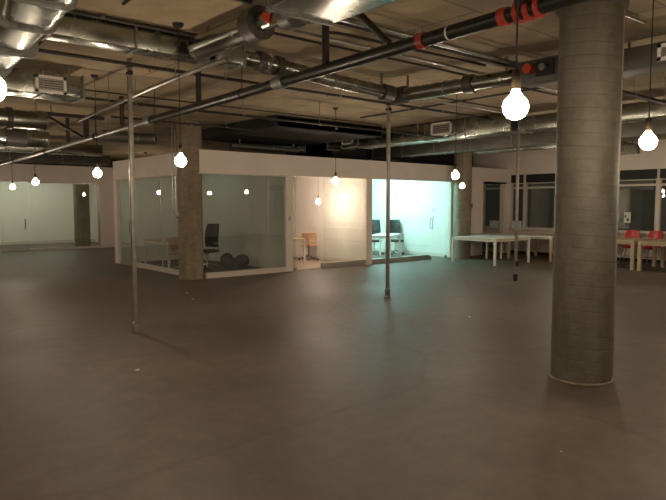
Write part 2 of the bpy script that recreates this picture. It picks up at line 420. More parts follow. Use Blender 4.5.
# ------------------------------------------------------------------ columns
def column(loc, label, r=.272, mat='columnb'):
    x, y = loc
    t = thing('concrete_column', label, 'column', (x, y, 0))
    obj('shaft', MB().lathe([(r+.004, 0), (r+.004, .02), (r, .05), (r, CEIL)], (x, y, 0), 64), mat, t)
    return t
CRX, CRY, CRR = 5.535, 2.868, .273
cR = column((CRX, CRY), 'thick round concrete column nearest to the camera, right of the large lit bulb', CRR, 'column')
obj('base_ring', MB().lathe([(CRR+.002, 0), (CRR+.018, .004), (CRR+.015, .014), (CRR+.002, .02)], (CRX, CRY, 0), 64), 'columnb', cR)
obj('cap_ring', MB().lathe([(CRR, CEIL-.05), (CRR+.04, CEIL-.045), (CRR+.045, CEIL-.001), (CRR, CEIL)], (CRX, CRY, 0), 64), 'ductdark', cR)
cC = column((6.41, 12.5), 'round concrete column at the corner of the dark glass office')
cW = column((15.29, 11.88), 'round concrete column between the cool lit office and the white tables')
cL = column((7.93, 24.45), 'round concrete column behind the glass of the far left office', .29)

def pipe_thing(name, label, cat, pts, r, mat, seg=12, group=None, clamps=(), cmat='steel'):
    t = thing(name, label, cat, pts[0], 0, group)
    obj('pipe_run', MB().tube(pts, r, seg), mat, t)
    for c in clamps:
        c = Vector(c); obj('hanger_rod', MB().cyl(c, (c.x, c.y, CEIL), .006, seg=8).cyl(c-Vector((0, 0, .01)), c+Vector((0, 0, .01)), r*1.3, seg=12), cmat, t)
    return t

def smoothpath(pts, n=6):
    """round the corners of a polyline"""
    pts = [Vector(p) for p in pts]; out = [pts[0]]
    for i in range(1, len(pts)-1):
        a, b, c = pts[i-1], pts[i], pts[i+1]
        d = min(.08, (a-b).length/2, (c-b).length/2)
        p0 = b+(a-b).normalized()*d; p1 = b+(c-b).normalized()*d
        for k in range(n+1):
            t = k/n; out.append(p0*(1-t)**2 + b*2*t*(1-t) + p1*t*t)
    out.append(pts[-1]); return out

# conduits clipped to columns
t = thing('wall_conduit', 'thin steel conduit loop on the left face of the corner office column', 'conduit', (6.14, 12.42, 0))
a = (6.15, 12.34); b = (6.15, 12.42)
obj('pipe_run', MB().tube(smoothpath([(6.08, 12.66, CEIL), (6.08, 12.66, 1.5), (6.15, 12.64, 1.42)]), .013, 8).tube(smoothpath([(6.1, 12.56, 3.3), (6.1, 12.56, 1.6), (6.14, 12.54, 1.5)]), .012, 8), 'conduit', t)
obj('outlet_box', MB().box((6.09, 12.48, 1.36), (6.15, 12.58, 1.48), bevel=.006), 'steel', t)
t = thing('wall_conduit', 'thin steel conduit running down the right front of the nearest column', 'conduit', (5.63, 2.63, 0))
n = (math.cos(-.93), math.sin(-.93)); cx, cy = CRX+n[0]*(CRR+.009), CRY+n[1]*(CRR+.009)
obj('pipe_run', MB().cyl((cx, cy, .02), (cx, cy, CEIL), .0085, seg=8), 'polest', t)
t = thing('power_cable', 'black cable hanging down the right edge of the nearest column to a small box', 'cable', (5.7, 2.72, 1.5))
n2 = (math.cos(-.62), math.sin(-.62)); cx, cy = CRX+n2[0]*(CRR+.012), CRY+n2[1]*(CRR+.012)
pts = [(cx+.004*math.sin(k*1.3), cy+.004*math.cos(k*1.7), 3.42-k*(3.42-1.62)/16) for k in range(17)]
obj('cord', MB().tube(pts, .011, 8), 'cord', t)
obj('junction_box', MB().cbox((0, 0, 0), (.035, .08, .14), Matrix.Translation((cx+.012, cy-.008, 1.55)) @ Matrix.Rotation(-.62, 4, 'Z'), .005), 'polest', t)
# small alarm on column W
al = tag(obj('alarm_pull', MB().cbox((0,0,0), (.05, .1, .16), Matrix.Translation((15.49, 11.68, 1.62)) @ Matrix.Rotation(-.78, 4, 'Z'), .01), 'red', origin=(15.49, 11.68, 1.62)), 'small red alarm pull on the right side of the column by the white tables', 'alarm')

# ------------------------------------------------------------------ power poles (Y = 7.6)
def pole(x, y, label, style):
    t = thing('steel_pole', label, 'pole', (x, y, 0), 0, 'steel service poles')
    m = MB()
    m.box((x-.026, y-.026, .0), (x+.026, y+.026, CEIL), bevel=.004)
    obj('pole_shaft', m, 'polest', t)
    if style == 'plain':
        obj('base_fitting', MB().box((x-.034, y-.034, 0), (x+.034, y+.034, .11), bevel=.004), 'polest', t)
        obj('screw', MB().cyl((x-.035, y-.036, .14), (x-.035, y-.03, .14), .012, seg=10), 'white', t)
    elif style == 'coupling':
        obj('base_fitting', MB().lathe([(.06, 0), (.06, .03), (.045, .04), (.045, .1), (.05, .11), (.05, .16), (.03, .17)], (x, y, 0), 20), 'steel', t)
    else:
        obj('base_fitting', MB().cyl((x, y, 0), (x, y, .15), .045, seg=18), 'iron', t)
        obj('outlet_box', MB().box((x-.05, y-.06, .32), (x+.02, y-.03, .44), bevel=.004), 'iron', t)
    obj('ceiling_bracket', MB().box((x-.035, y-.035, CEIL-.1), (x+.035, y+.035, CEIL-.06)).cyl((x, y-.05, CEIL-.17), (x, y+.05, CEIL-.17), .03, seg=14), 'iron', t)
    return t
pole(3.12, 7.66, 'thin square grey steel pole standing left of the corner column, floor to ceiling', 'plain')
pole(7.72, 7.62, 'thin grey pole with a round coupling at its foot, before the cool lit office', 'coupling')
pole(11.6, 7.55, 'thin grey steel pole with a black foot, in front of the white tables', 'black')

# ------------------------------------------------------------------ ducts
def rect_duct(label, axis, a0, a1, lo, hi, z0, z1, mat='duct', seams=1.2, name='rectangular_duct', bevel=.012, group=None):
    """axis 'X': runs a0..a1 in X with Y in lo..hi"""
    def bx(m, s, e, g=0., bev=0.):
        if axis == 'X': m.box((s, lo-g, z0-g), (e, hi+g, z1+g), bevel=bev)
        else: m.box((lo-g, s, z0-g), (hi+g, e, z1+g), bevel=bev)
        return m
    org = ((a0+a1)/2, (lo+hi)/2, z0) if axis == 'X' else ((lo+hi)/2, (a0+a1)/2, z0)
    t = thing(name, label, 'duct', org, 0, group)
    obj('duct_body', bx(MB(), a0, a1, bev=bevel), mat, t)
    n = max(1, int((a1-a0)/seams))
    for k in range(n+1):
        s = a0+(a1-a0)*k/n; s = min(max(s, a0+.012), a1-.012)
        obj('flange', bx(MB(), s-.012, s+.012, .012), 'liner' if mat == 'liner' else 'steel', t, smooth=False)
    for s in (a0+(a1-a0)*.12, a1-(a1-a0)*.12):
        for q in (lo+.03, hi-.03):
            c = (s, q) if axis == 'X' else (q, s)
            obj('hanger_strap', MB().box((c[0]-.012, c[1]-.012, z1-.01), (c[0]+.012, c[1]+.012, CEIL)), 'steel', t, smooth=False)
    return t
def register(parent, axis, c0, c1, plane, z0, z1, out=-1):
    """white grille in its frame; axis = direction the face runs in"""
    fr = MB(); sl = MB(); e = .036; d = .03*out
    def bx(m, s0, s1, za, zb, q0, q1):
        if axis == 'X': m.box((s0, min(q0, q1), za), (s1, max(q0, q1), zb))
        else: m.box((min(q0, q1), s0, za), (max(q0, q1), s1, zb))
    bx(fr, c0, c1, z0, z0+e, plane, plane+d); bx(fr, c0, c1, z1-e, z1, plane, plane+d)
    bx(fr, c0, c0+e, z0, z1, plane, plane+d); bx(fr, c1-e, c1, z0, z1, plane, plane+d)
    r = obj('register', fr, 'reg', parent, smooth=False)
    n = 5
    for k in range(n):
        z = z0+e+(z1-z0-2*e)*(k+.5)/n
        bx(sl, c0+e, c1-e, z-.007, z+.007, plane, plane+d*.7)
    obj('louvre', sl, 'alu', r, smooth=False)
    bk = MB(); bx(bk, c0+e, c1-e, z0+e, z1-e, plane, plane+d*.2)
    obj('backing', bk, 'slot', r, smooth=False)

def round_duct(label, pts, r, mat='duct', collars=(), name='round_duct', ribs=.0, seg=28):
    pts = [Vector(p) for p in pts]
    t = thing(name, label, 'duct', tuple(pts[0]))
    obj('duct_body', MB().tube(pts, r, seg), mat, t)
    # raised seams
    for a, b in zip(pts, pts[1:]):
        d = (b-a); n = max(1, int(d.length/1.0))
        for k in range(1, n+1):
            p = a+d*(k/n)*.98; obj('flange', MB().cyl(p-d.normalized()*.012, p+d.normalized()*.012, r+.009, seg=seg), 'steel', t)
    for a, b, f in ((pts[0], pts[1], .2), (pts[-1], pts[-2], .2)):
        p = a+(b-a)*f
        obj('hanger_strap', MB().box((p.x-.012, p.y-.012, p.z+r*.9), (p.x+.012, p.y+.012, CEIL)), 'steel', t, smooth=False)
    for (p, q) in collars:
        obj('collar', MB().cyl(p, q, r+.028, seg=seg), 'collar', t)
    return t

# big trunk duct, upper left (runs along Y)
t = thing('trunk_duct', 'large silver trunk duct passing overhead at the upper left corner', 'duct', (1.38, 5, 3.0))
def sec(y, x0, x1, z0, z1, b=.09):
    pts = []
    for cx_, cz_, a0 in ((x1-b, z1-b, 0), (x0+b, z1-b, 90), (x0+b, z0+b, 180), (x1-b, z0+b, 270)):
        for k in range(5):
            a = math.radians(a0+k*22.5); pts.append((cx_+b*math.cos(a), y, cz_+b*math.sin(a)))
    return pts
obj('duct_body', MB().loft([sec(1.2, 1.0, 1.46, 3.02, 3.40), sec(4.55, 1.02, 1.47, 3.02, 3.40), sec(4.9, 1.08, 1.52, 3.03, 3.40), sec(5.35, 1.16, 1.56, 3.04, 3.4), sec(6.3, 1.18, 1.6, 3.05, 3.4)]), 'duct', t)
obj('duct_body', MB().loft([sec(6.32, 1.14, 1.66, 3.06, 3.42), sec(7.3, 1.14, 1.68, 3.06, 3.42), sec(8.4, 1.2, 1.72, 3.08, 3.42)]), 'duct', t)
for x, y in ((1.2, 3.6), (1.3, 5.6), (1.4, 7.8)): obj('hanger_strap', MB().box((x-.012, y-.012, 3.38), (x+.012, y+.012, CEIL)), 'steel', t, smooth=False)
for y in (3.2, 4.55, 5.35, 6.31, 7.3):
    m = MB(); m.loft([sec(y-.015, 1.0 if y < 4.6 else 1.12, 1.49 if y < 4.6 else (1.585 if y < 6 else 1.69), 3.0 if y < 5 else 3.02, 3.43), sec(y+.015, 1.0 if y < 4.6 else 1.12, 1.49 if y < 4.6 else (1.585 if y < 6 else 1.69), 3.0 if y < 5 else 3.02, 3.43)])
    obj('flange', m, 'steel', t)
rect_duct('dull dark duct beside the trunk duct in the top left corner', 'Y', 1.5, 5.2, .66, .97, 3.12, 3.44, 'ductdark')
t = rect_duct('long shallow silver duct branching right from the trunk duct, upper left', 'X', 1.72, 3.38, 6.07, 6.32, 3.22, 3.46, 'duct', .56)
t = rect_duct('short square silver duct box joining the shallow duct to a round duct', 'X', 3.4, 3.78, 5.98, 6.3, 3.22, 3.46, 'duct', .5)
t = rect_duct('silver duct with a white register under the shallow duct, left side', 'X', 1.3, 2.86, 8.56, 9.05, 3.09, 3.37, 'duct', .5)
register(t, 'X', 2.24, 2.62, 8.56, 3.10, 3.32)
# round duct R1 with collars, damper, near box duct
t = round_duct('short round silver duct at top centre leading to the red actuator', [(3.18, 5.96, 3.3), (3.18, 4.85, 3.3)], .125, collars=[((3.18, 4.93, 3.3), (3.18, 4.76, 3.3))])
t = thing('duct_damper', 'damper section with a red actuator between two black collars, top centre', 'damper', (2.97, 4.3, 3.1))
obj('damper_body', MB().cyl((3.18, 4.76, 3.3), (3.19, 4.34, 3.3), .085, seg=28), 'duct', t)
obj('collar', MB().cyl((3.19, 4.38, 3.3), (3.19, 4.24, 3.3), .15, seg=28), 'collar', t)
obj('actuator', MB().cyl((3.05, 4.5, 3.27), (3.12, 4.54, 3.27), .038, seg=18), 'redact', t)
obj('mounting_plate', MB().box((3.085, 4.39, 3.2), (3.1, 4.5, 3.38)), 'duct', t)
t = rect_duct('big rectangular duct passing overhead at top centre', 'Y', -1.0, 3.85, 2.62, 3.23, 3.09, 3.44, 'duct', 1.3)
obj('end_boot', MB().loft([[(2.7, 3.85, 3.12), (3.2, 3.85, 3.12), (3.2, 3.85, 3.42), (2.7, 3.85, 3.42)], [(3.06, 4.25, 3.19), (3.3, 4.25, 3.19), (3.3, 4.25, 3.41), (3.06, 4.25, 3.41)]]), 'duct', t)
# R2 / R3
t = round_duct('round silver duct slanting right from the duct box across the middle', [(3.78, 6.14, 3.34), (4.2, 6.17, 3.33), (5.25, 6.2, 3.27), (6.36, 6.2, 3.22)], .088,
               collars=[((4.05, 6.16, 3.333), (4.13, 6.165, 3.332)), ((4.32, 6.175, 3.323), (4.4, 6.178, 3.318)), ((6.15, 6.2, 3.23), (6.33, 6.2, 3.22))])
t = round_duct('round silver duct running behind the large bulb toward the near column', [(6.5, 6.22, 3.22), (6.58, 5.4, 3.22), (6.66, 4.3, 3.22)], .095,
               collars=[((6.6, 5.1, 3.22), (6.61, 4.98, 3.22)), ((6.5, 6.3, 3.22), (6.52, 6.1, 3.22))])
t = thing('duct_damper', 'damper box with a red actuator left of the nearest column', 'damper', (6.68, 4.1, 3.1))
obj('damper_body', MB().box((6.56, 3.75, 3.09), (6.82, 4.3, 3.36), bevel=.008), 'ductdark', t)
obj('actuator', MB().cyl((6.46, 4.12, 3.25), (6.56, 4.12, 3.25), .055, seg=18), 'redact', t)
obj('mounting_plate', MB().box((6.53, 3.82, 3.15), (6.56, 4.04, 3.33)), 'blackp', t)
obj('motor', MB().cyl((6.47, 3.93, 3.24), (6.53, 3.93, 3.24), .04, seg=16), 'steel', t)
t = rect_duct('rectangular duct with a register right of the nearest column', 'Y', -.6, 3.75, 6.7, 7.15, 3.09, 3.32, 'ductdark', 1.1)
register(t, 'Y', 2.15, 2.74, 6.7, 3.12, 3.29)
# D5 line
t = rect_duct('long silver duct with white registers above the cool lit office', 'Y', 7.0, 11.45, 10.5, 11.0, 3.09, 3.45, 'duct', 1.05)
register(t, 'Y', 8.47, 9.03, 10.5, 3.17, 3.44)
t = rect_duct('end length of silver duct with a register above the warm lit office', 'Y', 11.5, 12.75, 10.56, 11.0, 3.13, 3.46, 'duct', .6)
register(t, 'Y', 11.68, 12.1, 10.56, 3.2, 3.43)
rect_duct('silver duct far behind the nearest column, right side', 'Y', 0, 6.9, 10.58, 11.05, 3.09, 3.36, 'duct', 1.3)
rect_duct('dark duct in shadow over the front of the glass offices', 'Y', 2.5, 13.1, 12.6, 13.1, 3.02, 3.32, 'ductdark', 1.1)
t = rect_duct('far silver duct with a small register near the window wall', 'Y', 7.4, 10.6, 14.1, 14.5, 3.08, 3.36, 'duct', 1.2)
register(t, 'Y', 8.0, 8.5, 14.1, 3.12, 3.32)
rect_duct('cross duct meeting the far duct near the window wall', 'X', 14.5, 17.6, 7.6, 8.1, 3.08, 3.34, 'duct', 1.0)
t = rect_duct('silver box duct with a white patch above the dark corner office header', 'X', 8.45, 10.55, 13.65, 14.2, 3.12, 3.42, 'duct', .55)
obj('white_panel', MB().box((9.75, 13.63, 3.2), (10.05, 13.65, 3.38)), 'reg', t, smooth=False)
rect_duct('wide black lined plenum beyond the corner office column', 'Y', 10.3, 13.6, 7.25, 10.2, 3.24, 3.46, 'liner', 1.1)
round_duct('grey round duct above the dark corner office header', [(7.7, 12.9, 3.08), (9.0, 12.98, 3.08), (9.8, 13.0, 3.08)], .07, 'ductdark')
rect_duct('wide black box added as shade under the slab over the lit offices', 'X', 11.3, 17.8, 13.4, 15.6, 3.02, 3.42, 'liner', 1.6)  # added black box, stands in for the unlit slab above the offices
# left far ducts
round_duct('upper round silver duct at the left edge', [(1.0, 11.7, 3.14), (2.4, 11.75, 3.14), (3.25, 11.78, 3.14)], .16, collars=[((2.6, 11.76, 3.14), (2.68, 11.76, 3.14))])
round_duct('lower round silver duct at the left edge below the first', [(1.4, 14.2, 3.06), (3.0, 14.25, 3.06), (3.95, 14.28, 3.06)], .17, collars=[((3.1, 14.25, 3.06), (3.5, 14.27, 3.06))])
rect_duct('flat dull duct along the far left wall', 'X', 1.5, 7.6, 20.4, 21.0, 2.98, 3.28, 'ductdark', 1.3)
rect_duct('flat silver duct before the far wall, left of the thin pole', 'X', 2.6, 6.2, 17.2, 17.7, 3.02, 3.3, 'duct', 1.2)
round_duct('bent grey round duct above the side of the corner office', [(4.9, 13.6, 3.18), (5.6, 13.3, 3.12), (5.9, 13.1, 3.12)], .12, 'ductdark')

# ------------------------------------------------------------------ pipes
DX = 4.05
def dz(y): return 3.075-.0175*(y-2.4)
dr = thing('drain_pipe', 'long thick black drain pipe running diagonally across the whole ceiling', 'pipe', (DX, 12, 2.9))
obj('pipe_run', MB().cyl((DX, -3.2, dz(-3.2)), (DX, 9.2, dz(9.2)), .058, seg=24), 'pipe', dr)
obj('pipe_run', MB().cyl((DX, 9.2, dz(9.2)), (DX, 23.3, dz(23.3)), .046, seg=24), 'steel', dr)
for y in (-1.5, 1.2, 6.5, 9.0, 11.6, 14.8, 17.6, 20.4, 22.6):
    obj('hanger_rod', MB().cyl((DX, y, dz(y)), (DX, y, CEIL), .007, seg=8), 'iron', dr)
    obj('hanger_ring', MB().cyl((DX, y-.015, dz(y)), (DX, y+.015, dz(y)), .066, seg=20), 'iron', dr)
for y in (5.7, 9.2):
    obj('coupling', MB().cyl((DX, y-.09, dz(y)), (DX, y+.09, dz(y)), .074, seg=24), 'steel', dr)
for y in (3.6, 2.78):
    obj('red_coupling', MB().cyl((DX, y-.035, dz(y)), (DX, y+.035, dz(y)), .068, seg=24), 'red', dr)
obj('white_stripe', MB().cyl((DX, 3.30, dz(3.3)), (DX, 3.315, dz(3.3)), .0592, seg=24), 'mark', dr)
pm = MB()
for k in range(9):
    y = 2.93+k*.03+(.05 if k > 4 else 0)
    pm.cbox((0, 0, 0), (.002, .016, .022 if k < 5 else .012), Matrix.Translation((DX-.055*math.cos(.5), y, dz(y)-.055*math.sin(.5)+.001)) @ Matrix.Rotation(-.5, 4, 'Y'))
obj('print', pm, 'mark', dr, smooth=False)
# wye with red clamps at the near end
br = thing('branch_pipe', 'black branch pipe joining the drain pipe at the red wye, top right of centre', 'pipe', (3.6, 2.6, 3.1))
obj('pipe_run', MB().tube(smoothpath([(4.02, 2.62, dz(2.5)+.05), (3.9, 2.54, 3.16), (3.36, 2.36, 3.19), (3.36, 2.36, CEIL)]), .05, 18), 'pipe', br)
for k in range(3):
    y = 2.47+k*.085
    obj('red_clamp', MB().cyl((DX, y, dz(y)), (DX, y+.03, dz(y)), .082, seg=20).box((DX-.02, y, dz(y)), (DX+.02, y+.03, CEIL)), 'red', br)
# drops from the slab
for y, lab in ((4.9, 'nearest'), (7.6, 'second'), (10.3, 'third'), (13.2, 'fourth')):
    o = tag(obj('drop_pipe', MB().cyl((DX, y, dz(y)+.05), (DX, y, CEIL), .038, seg=16), 'iron', origin=(DX, y, dz(y))),
            {'nearest': 'black vertical pipe dropping to the drain pipe at top centre', 'second': 'black vertical pipe dropping to the drain pipe above the corner column',
             'third': 'black vertical pipe to the drain pipe just behind the left thin pole', 'fourth': 'black vertical pipe to the drain pipe beside the triangular bracket, left'}[lab], 'pipe', 'vertical drops to the drain pipe')
tag(obj('drop_pipe', MB().tube([(3.9, 4.4, CEIL), (3.93, 4.28, 3.42), (4.04, 3.98, 3.1)], .034, 14), 'iron', origin=(4, 4.1, 3.1)), 'black slanted pipe leaning down to the drain pipe, right of top centre', 'pipe')
tag(obj('thin_pipe', MB().tube(smoothpath([(4.06, 4.9, 3.4), (4.25, 4.9, 3.42), (6.6, 4.8, 3.42)]), .016, 10), 'iron', origin=(5, 4.9, 3.4)), 'thin dark pipe running right from the top of the nearest drop pipe', 'pipe')
# triangular bracket
t = thing('pipe_bracket', 'dark triangular steel bracket by the far end of the left ducts', 'bracket', (4.0, 12.0, 3.0))
obj('top_channel', MB().box((3.15, 11.95, 3.28), (4.35, 12.05, 3.34)), 'iron', t, smooth=False)
obj('brace', MB().tube([(3.3, 12, 3.28), (3.95, 12, 2.93)], .03, 8), 'iron', t)
obj('post', MB().box((3.98, 11.96, 2.92), (4.06, 12.04, 3.3)), 'iron', t, smooth=False)
obj('hanger_rod', MB().cyl((3.4, 12, 3.3), (3.4, 12, CEIL), .008, seg=8).cyl((4.2, 12, 3.3), (4.2, 12, CEIL), .008, seg=8), 'iron', t)
# fire branch lines (X direction)
def branch(label, y, z, x0, x1, r=.021, drops=(), mat='iron'):
    t = pipe_thing('sprinkler_pipe', label, 'pipe', [(x0, y, z), (x1, y, z)], r, mat, clamps=[(x, y, z) for x in drops])
    m = MB(); n = 0
    for x in [x0+1.6+k*2.9 for k in range(int((x1-x0-1.6)/2.9)+1)]:
        obj('sprinkler_head', MB().cyl((x, y, z), (x, y, z-.05), .014, seg=10).cyl((x, y, z-.05), (x, y, z-.056), .022, seg=12), 'steel', t)
    return t
branch('dark sprinkler pipe passing over the tops of the three thin poles', 7.5, 3.385, 1.72, 10.46, .022, (4.4, 6.5, 9.0))
branch('dark sprinkler pipe running right from the left register duct', 8.64, 3.1, 2.9, 10.4, .02, (3.6, 5.4, 7.0, 9.6))
branch('dark sprinkler pipe at far right behind the nearest column', 3.73, 3.11, 7.2, 10.5, .03, (8.4, 9.4))
branch('dark sprinkler pipe far back crossing above the office header', 11.2, 3.25, 4.2, 7.22, .018, (5.0, 6.6))
branch('dark line drawn as shadow along the top edge of the shallow left duct', 6.02, 3.445, 1.74, 3.36, .022, (2.2, 3.6))  # thin dark tube standing for the duct's shadow on the slab
# sloping light conduit (9)
pipe_thing('conduit_pipe', 'bright sloping steel pipe crossing behind the left thin pole', 'conduit', [(3.25, 5.5, 3.12), (3.22, 7.2, 3.08), (3.2, 9.9, 2.95)], .024, 'conduit', clamps=[(3.23, 6.6, 3.1), (3.2, 8.6, 3.02)])
# conduit racks
labs = ['bright conduit at the front of the rack crossing upper right of centre', 'second conduit of the rack crossing upper right of centre', 'third thin conduit of the rack behind the black drain pipe',
        'rearmost thin conduit of the rack behind the black drain pipe']
for k, (y, r, mt) in enumerate(((4.35, .026, 'conduit'), (4.46, .02, 'iron'), (4.95, .016, 'conduit'), (5.15, .014, 'iron'))):
    pipe_thing('conduit_pipe', labs[k], 'conduit', [(3.3, y, 3.36), (9.8, y, 3.36)], r, mt, group='parallel ceiling conduits', clamps=[(4.9, y, 3.36), (7.4, y, 3.36)])
for k, (x0, x1, y, z, r, lab) in enumerate(((3.2, 10.3, 6.7, 3.42, .012, 'thin conduit lying on the slab behind the slanting round duct'),
                            (1.9, 9.8, 9.9, 3.44, .012, 'thin conduit lying on the slab beyond the sprinkler pipes'),
                            (4.6, 10.3, 6.95, 3.41, .014, 'thin bright conduit close behind the slanting round duct'))):
    pipe_thing('conduit_pipe', lab, 'conduit', [(x0, y, z), (x1, y, z)], r, 'iron' if k < 2 else 'conduit', clamps=[((x0+x1)/2, y, z), (x0+1, y, z)])
for k, (x, y0_, y1_, lab) in enumerate(((2.1, 2.6, 5.5, 'dark cable conduit on the slab at upper left above the shallow duct'), (1.95, 6.0, 8.5, 'dark cable conduit on the slab between the two left ducts'),
                            (5.4, 6.4, 11.1, 'dark cable conduit on the slab above the corner column'), (8.6, 5.2, 9.4, 'dark cable conduit on the slab behind the large bulb'))):
    pipe_thing('conduit_pipe', lab, 'conduit', [(x, y0_, CEIL-.035), (x+.1, y1_, CEIL-.035)], .016, 'iron', clamps=[(x+.03, (y0_*2+y1_)/3, CEIL-.035), (x+.07, (y0_+2*y1_)/3, CEIL-.035)])
for k, (y, z, lab) in enumerate(((3.1, 3.40, 'dark pipe over the top centre ducts'), (3.35, 3.42, 'thin dark pipe beside the one over the top centre ducts'))):
    pipe_thing('overhead_pipe', lab, 'pipe', [(1.5, y+1.3, z), (3.0, y+1.3, z)], .02, 'iron', clamps=[(2.2, y+1.3, z)])
pipe_thing('conduit_pipe', 'short pale conduit stub beside the top of the nearest column', 'conduit', [(5.78, 2.72, 3.42), (6.25, 2.7, 3.42)], .018, 'conduit', clamps=[(6.1, 2.7, 3.42)])
tag(obj('hanging_wire', MB().cyl((3.0, 4.37, 3.25), (3.0, 4.37, CEIL), .004, seg=6), 'mark', origin=(3.0, 4.37, 3.3)), 'white wire hanging beside the red actuator at top centre', 'wire')

# ------------------------------------------------------------------ pendant bulbs
def make_pendant(name='pendant_bulb', mat='bulb', drop=CEIL-2.1):
    """built with its ceiling point at the local origin"""
    t = thing(name, 'x', 'lamp')
    def L(mb, nm, mt, par=t): return obj(nm, mb, mt, par, local=True)
    L(MB().lathe([(.0, -.045), (.03, -.044), (.055, -.02), (.058, 0), (0, 0)], seg=24), 'canopy', 'blackp')
    L(MB().cyl((0, 0, -.03), (0, 0, -drop+.16), .0045, seg=8), 'cord', 'cord')
    L(MB().lathe([(.0, -drop+.175), (.014, -drop+.17), (.02, -drop+.15), (.022, -drop+.09), (.018, -drop+.078), (0, -drop+.078)], seg=18), 'socket', 'brass')
    z = -drop; prof = [(0, z-.058)]
    for k in range(1, 14):
        a = -PI/2+k*(PI*.86)/14; prof.append((.058*math.cos(a), z+.058*math.sin(a)))
    prof += [(.02, z+.066), (.017, z+.082), (0, z+.083)]
    L(MB().lathe(prof, seg=24), 'glass_globe', mat)
    return t
B = [((.54, 2.69), 'large lit bulb at the left edge of the picture'),
     ((2.49, 1.64), 'largest lit bulb, hanging left of the nearest column'),
     ((4.58, 1.92), 'lit bulb right of the nearest column, at the right edge'),
     ((2.90, 5.85), 'lit bulb hanging in front of the corner office column'),
     ((3.12, 8.9), 'lit bulb just left of the thin pole, before the plain white wall'),
     ((3.36, 13.05), 'small lit bulb before the far left glass office, right of the smallest one'),
     ((3.84, 17.0), 'smallest lit bulb at the far left before the glass office'),
     ((7.6, 8.9), 'lit bulb hanging in front of the warm lit office'),
     ((7.54, 6.0), 'larger of the two lit bulbs before the column by the white tables'),
     ((11.8, 9.18), 'smaller of the two lit bulbs before the column by the white tables'),
     ((-1.8, 1.2), 'added lit bulb outside the picture, left of the camera'),  # from here on: unseen extra bulbs, added to raise the brightness
     ((1.2, -1.7), 'added lit bulb outside the picture, just behind the camera'),
     ((6.6, -1.6), 'added lit bulb outside the picture, right of the camera'),
     ((11.6, 3.6), 'added lit bulb outside the picture on the right, before the windows'),
     ((11.75, 6.0), 'added lit bulb hidden behind the nearest column'),
     ((7.6, 2.2), 'added lit bulb outside the picture, just right of the nearest column'),
     ((15.3, 8.4), 'added lit bulb over the birch tables, hidden behind the nearest column'),
     ((8.9, 20.6), 'added lit bulb hidden behind the corner office'),
     ((-1., 7.), 'added lit bulb outside the picture on the left, level with the thin poles'),
     ((-.6, 12.2), 'added lit bulb outside the picture on the left, level with the corner column'),
     ((3.5, 21.2), 'added lit bulb outside the picture on the left, close to the far left office'),
     ((15.2, 3.6), 'added lit bulb outside the picture, far right by the wooden tables'),
     ]
p0 = make_pendant()
for k, ((x, y), lab) in enumerate(B):
    o = p0 if k == 0 else copy_tree(p0)
    o.location = (x, y, CEIL); o['label'] = lab; o['category'] = 'lamp'; o['group'] = 'bare pendant bulbs'
o = make_pendant('pendant_bulb', 'bulbw', CEIL-1.74); o.location = (10.72, 13.3, CEIL)
o['label'] = 'low hanging lit bulb inside the warm lit office above the tan chair'; o['category'] = 'lamp'

def tube_light(c, L_, axis, label, mat, top=CEIL):
    x, y, z = c
    t = thing('tube_light', label, 'lamp', c)
    hx, hy = (L_/2, .06) if axis == 'X' else (.06, L_/2)
    obj('housing', MB().box((x-hx, y-hy, z+.03), (x+hx, y+hy, z+.07), bevel=.006), 'white', t)
    q = (hx-.03, .03) if axis == 'X' else (.03, hy-.03)
    obj('diffuser', MB().box((x-q[0], y-q[1], z-.01), (x+q[0], y+q[1], z+.03), bevel=.008), mat, t)
    s = L_*.35
    for sg in (-1, 1):
        px, py = (x+s*sg, y) if axis == 'X' else (x, y+s*sg)
        obj('hanger_wire', MB().cyl((px, py, z+.07), (px, py, top), .004, seg=6), 'steel', t)
tube_light((13.5, 14.4, 2.66), 2.4, 'X', 'cool white tube light hung in the cyan lit office', 'tube', 2.8)
tube_light((6.4, 25.9, 2.9), 3.6, 'X', 'soft tube light hung in the far left office', 'tubeg', 3.04)

tube_light((7.6, 15.6, 2.66), 1.2, 'Y', 'dim fill tube light added in the dark corner office', 'tubefill', 2.8)  # unseen lamp added to lift the dark office interior

# ------------------------------------------------------------------ furniture
def make_table(w, d, h, topm, legm, legw=.05, th=.03):
    t = thing('table', 'x', 'table')
    obj('tabletop', MB().cbox((0, 0, h-th/2), (w, d, th), bevel=.004), topm, t, smooth=False, local=True)
    obj('apron', MB().cbox((0, d/2-.04, h-th-.03), (w-.08, .02, .06)).cbox((0, -d/2+.04, h-th-.03), (w-.08, .02, .06)).cbox((w/2-.04, 0, h-th-.03), (.02, d-.08, .06)).cbox((-w/2+.04, 0, h-th-.03), (.02, d-.08, .06)), legm, t, smooth=False, local=True)
    for sx in (-1, 1):
        for sy in (-1, 1):
            obj('leg', MB().cbox((sx*(w/2-legw/2-.004), sy*(d/2-legw/2-.004), (h-th)/2), (legw, legw, h-th), bevel=.003), legm, t, smooth=False, local=True)
    return t
def place(t, x, y, rz, label, group=None, cat=None, z=0):
    t.location = (x, y, z); t.rotation_euler = (0, 0, rz); t['label'] = label
    if cat: t['category'] = cat
    if group: t['group'] = group
tw = make_table(1.7, 1.5, .74, 'tabw', 'tabw', .055)
place(tw, 14.85, 10.5, 0, 'wide white table nearest the column, left of the black-footed pole', 'white tables')
t2 = make_table(1.6, 1.5, .74, 'tabw', 'wood', .07); place(t2, 17.05, 10.15, 0, 'white topped table with wooden legs by the windows, right of the black-footed pole', 'white tables')
t3 = make_table(1.5, 1.25, .73, 'tabw', 'tabw', .05); place(t3, 16.85, 11.62, 0, 'farther white table standing close to the office wall end', 'white tables')
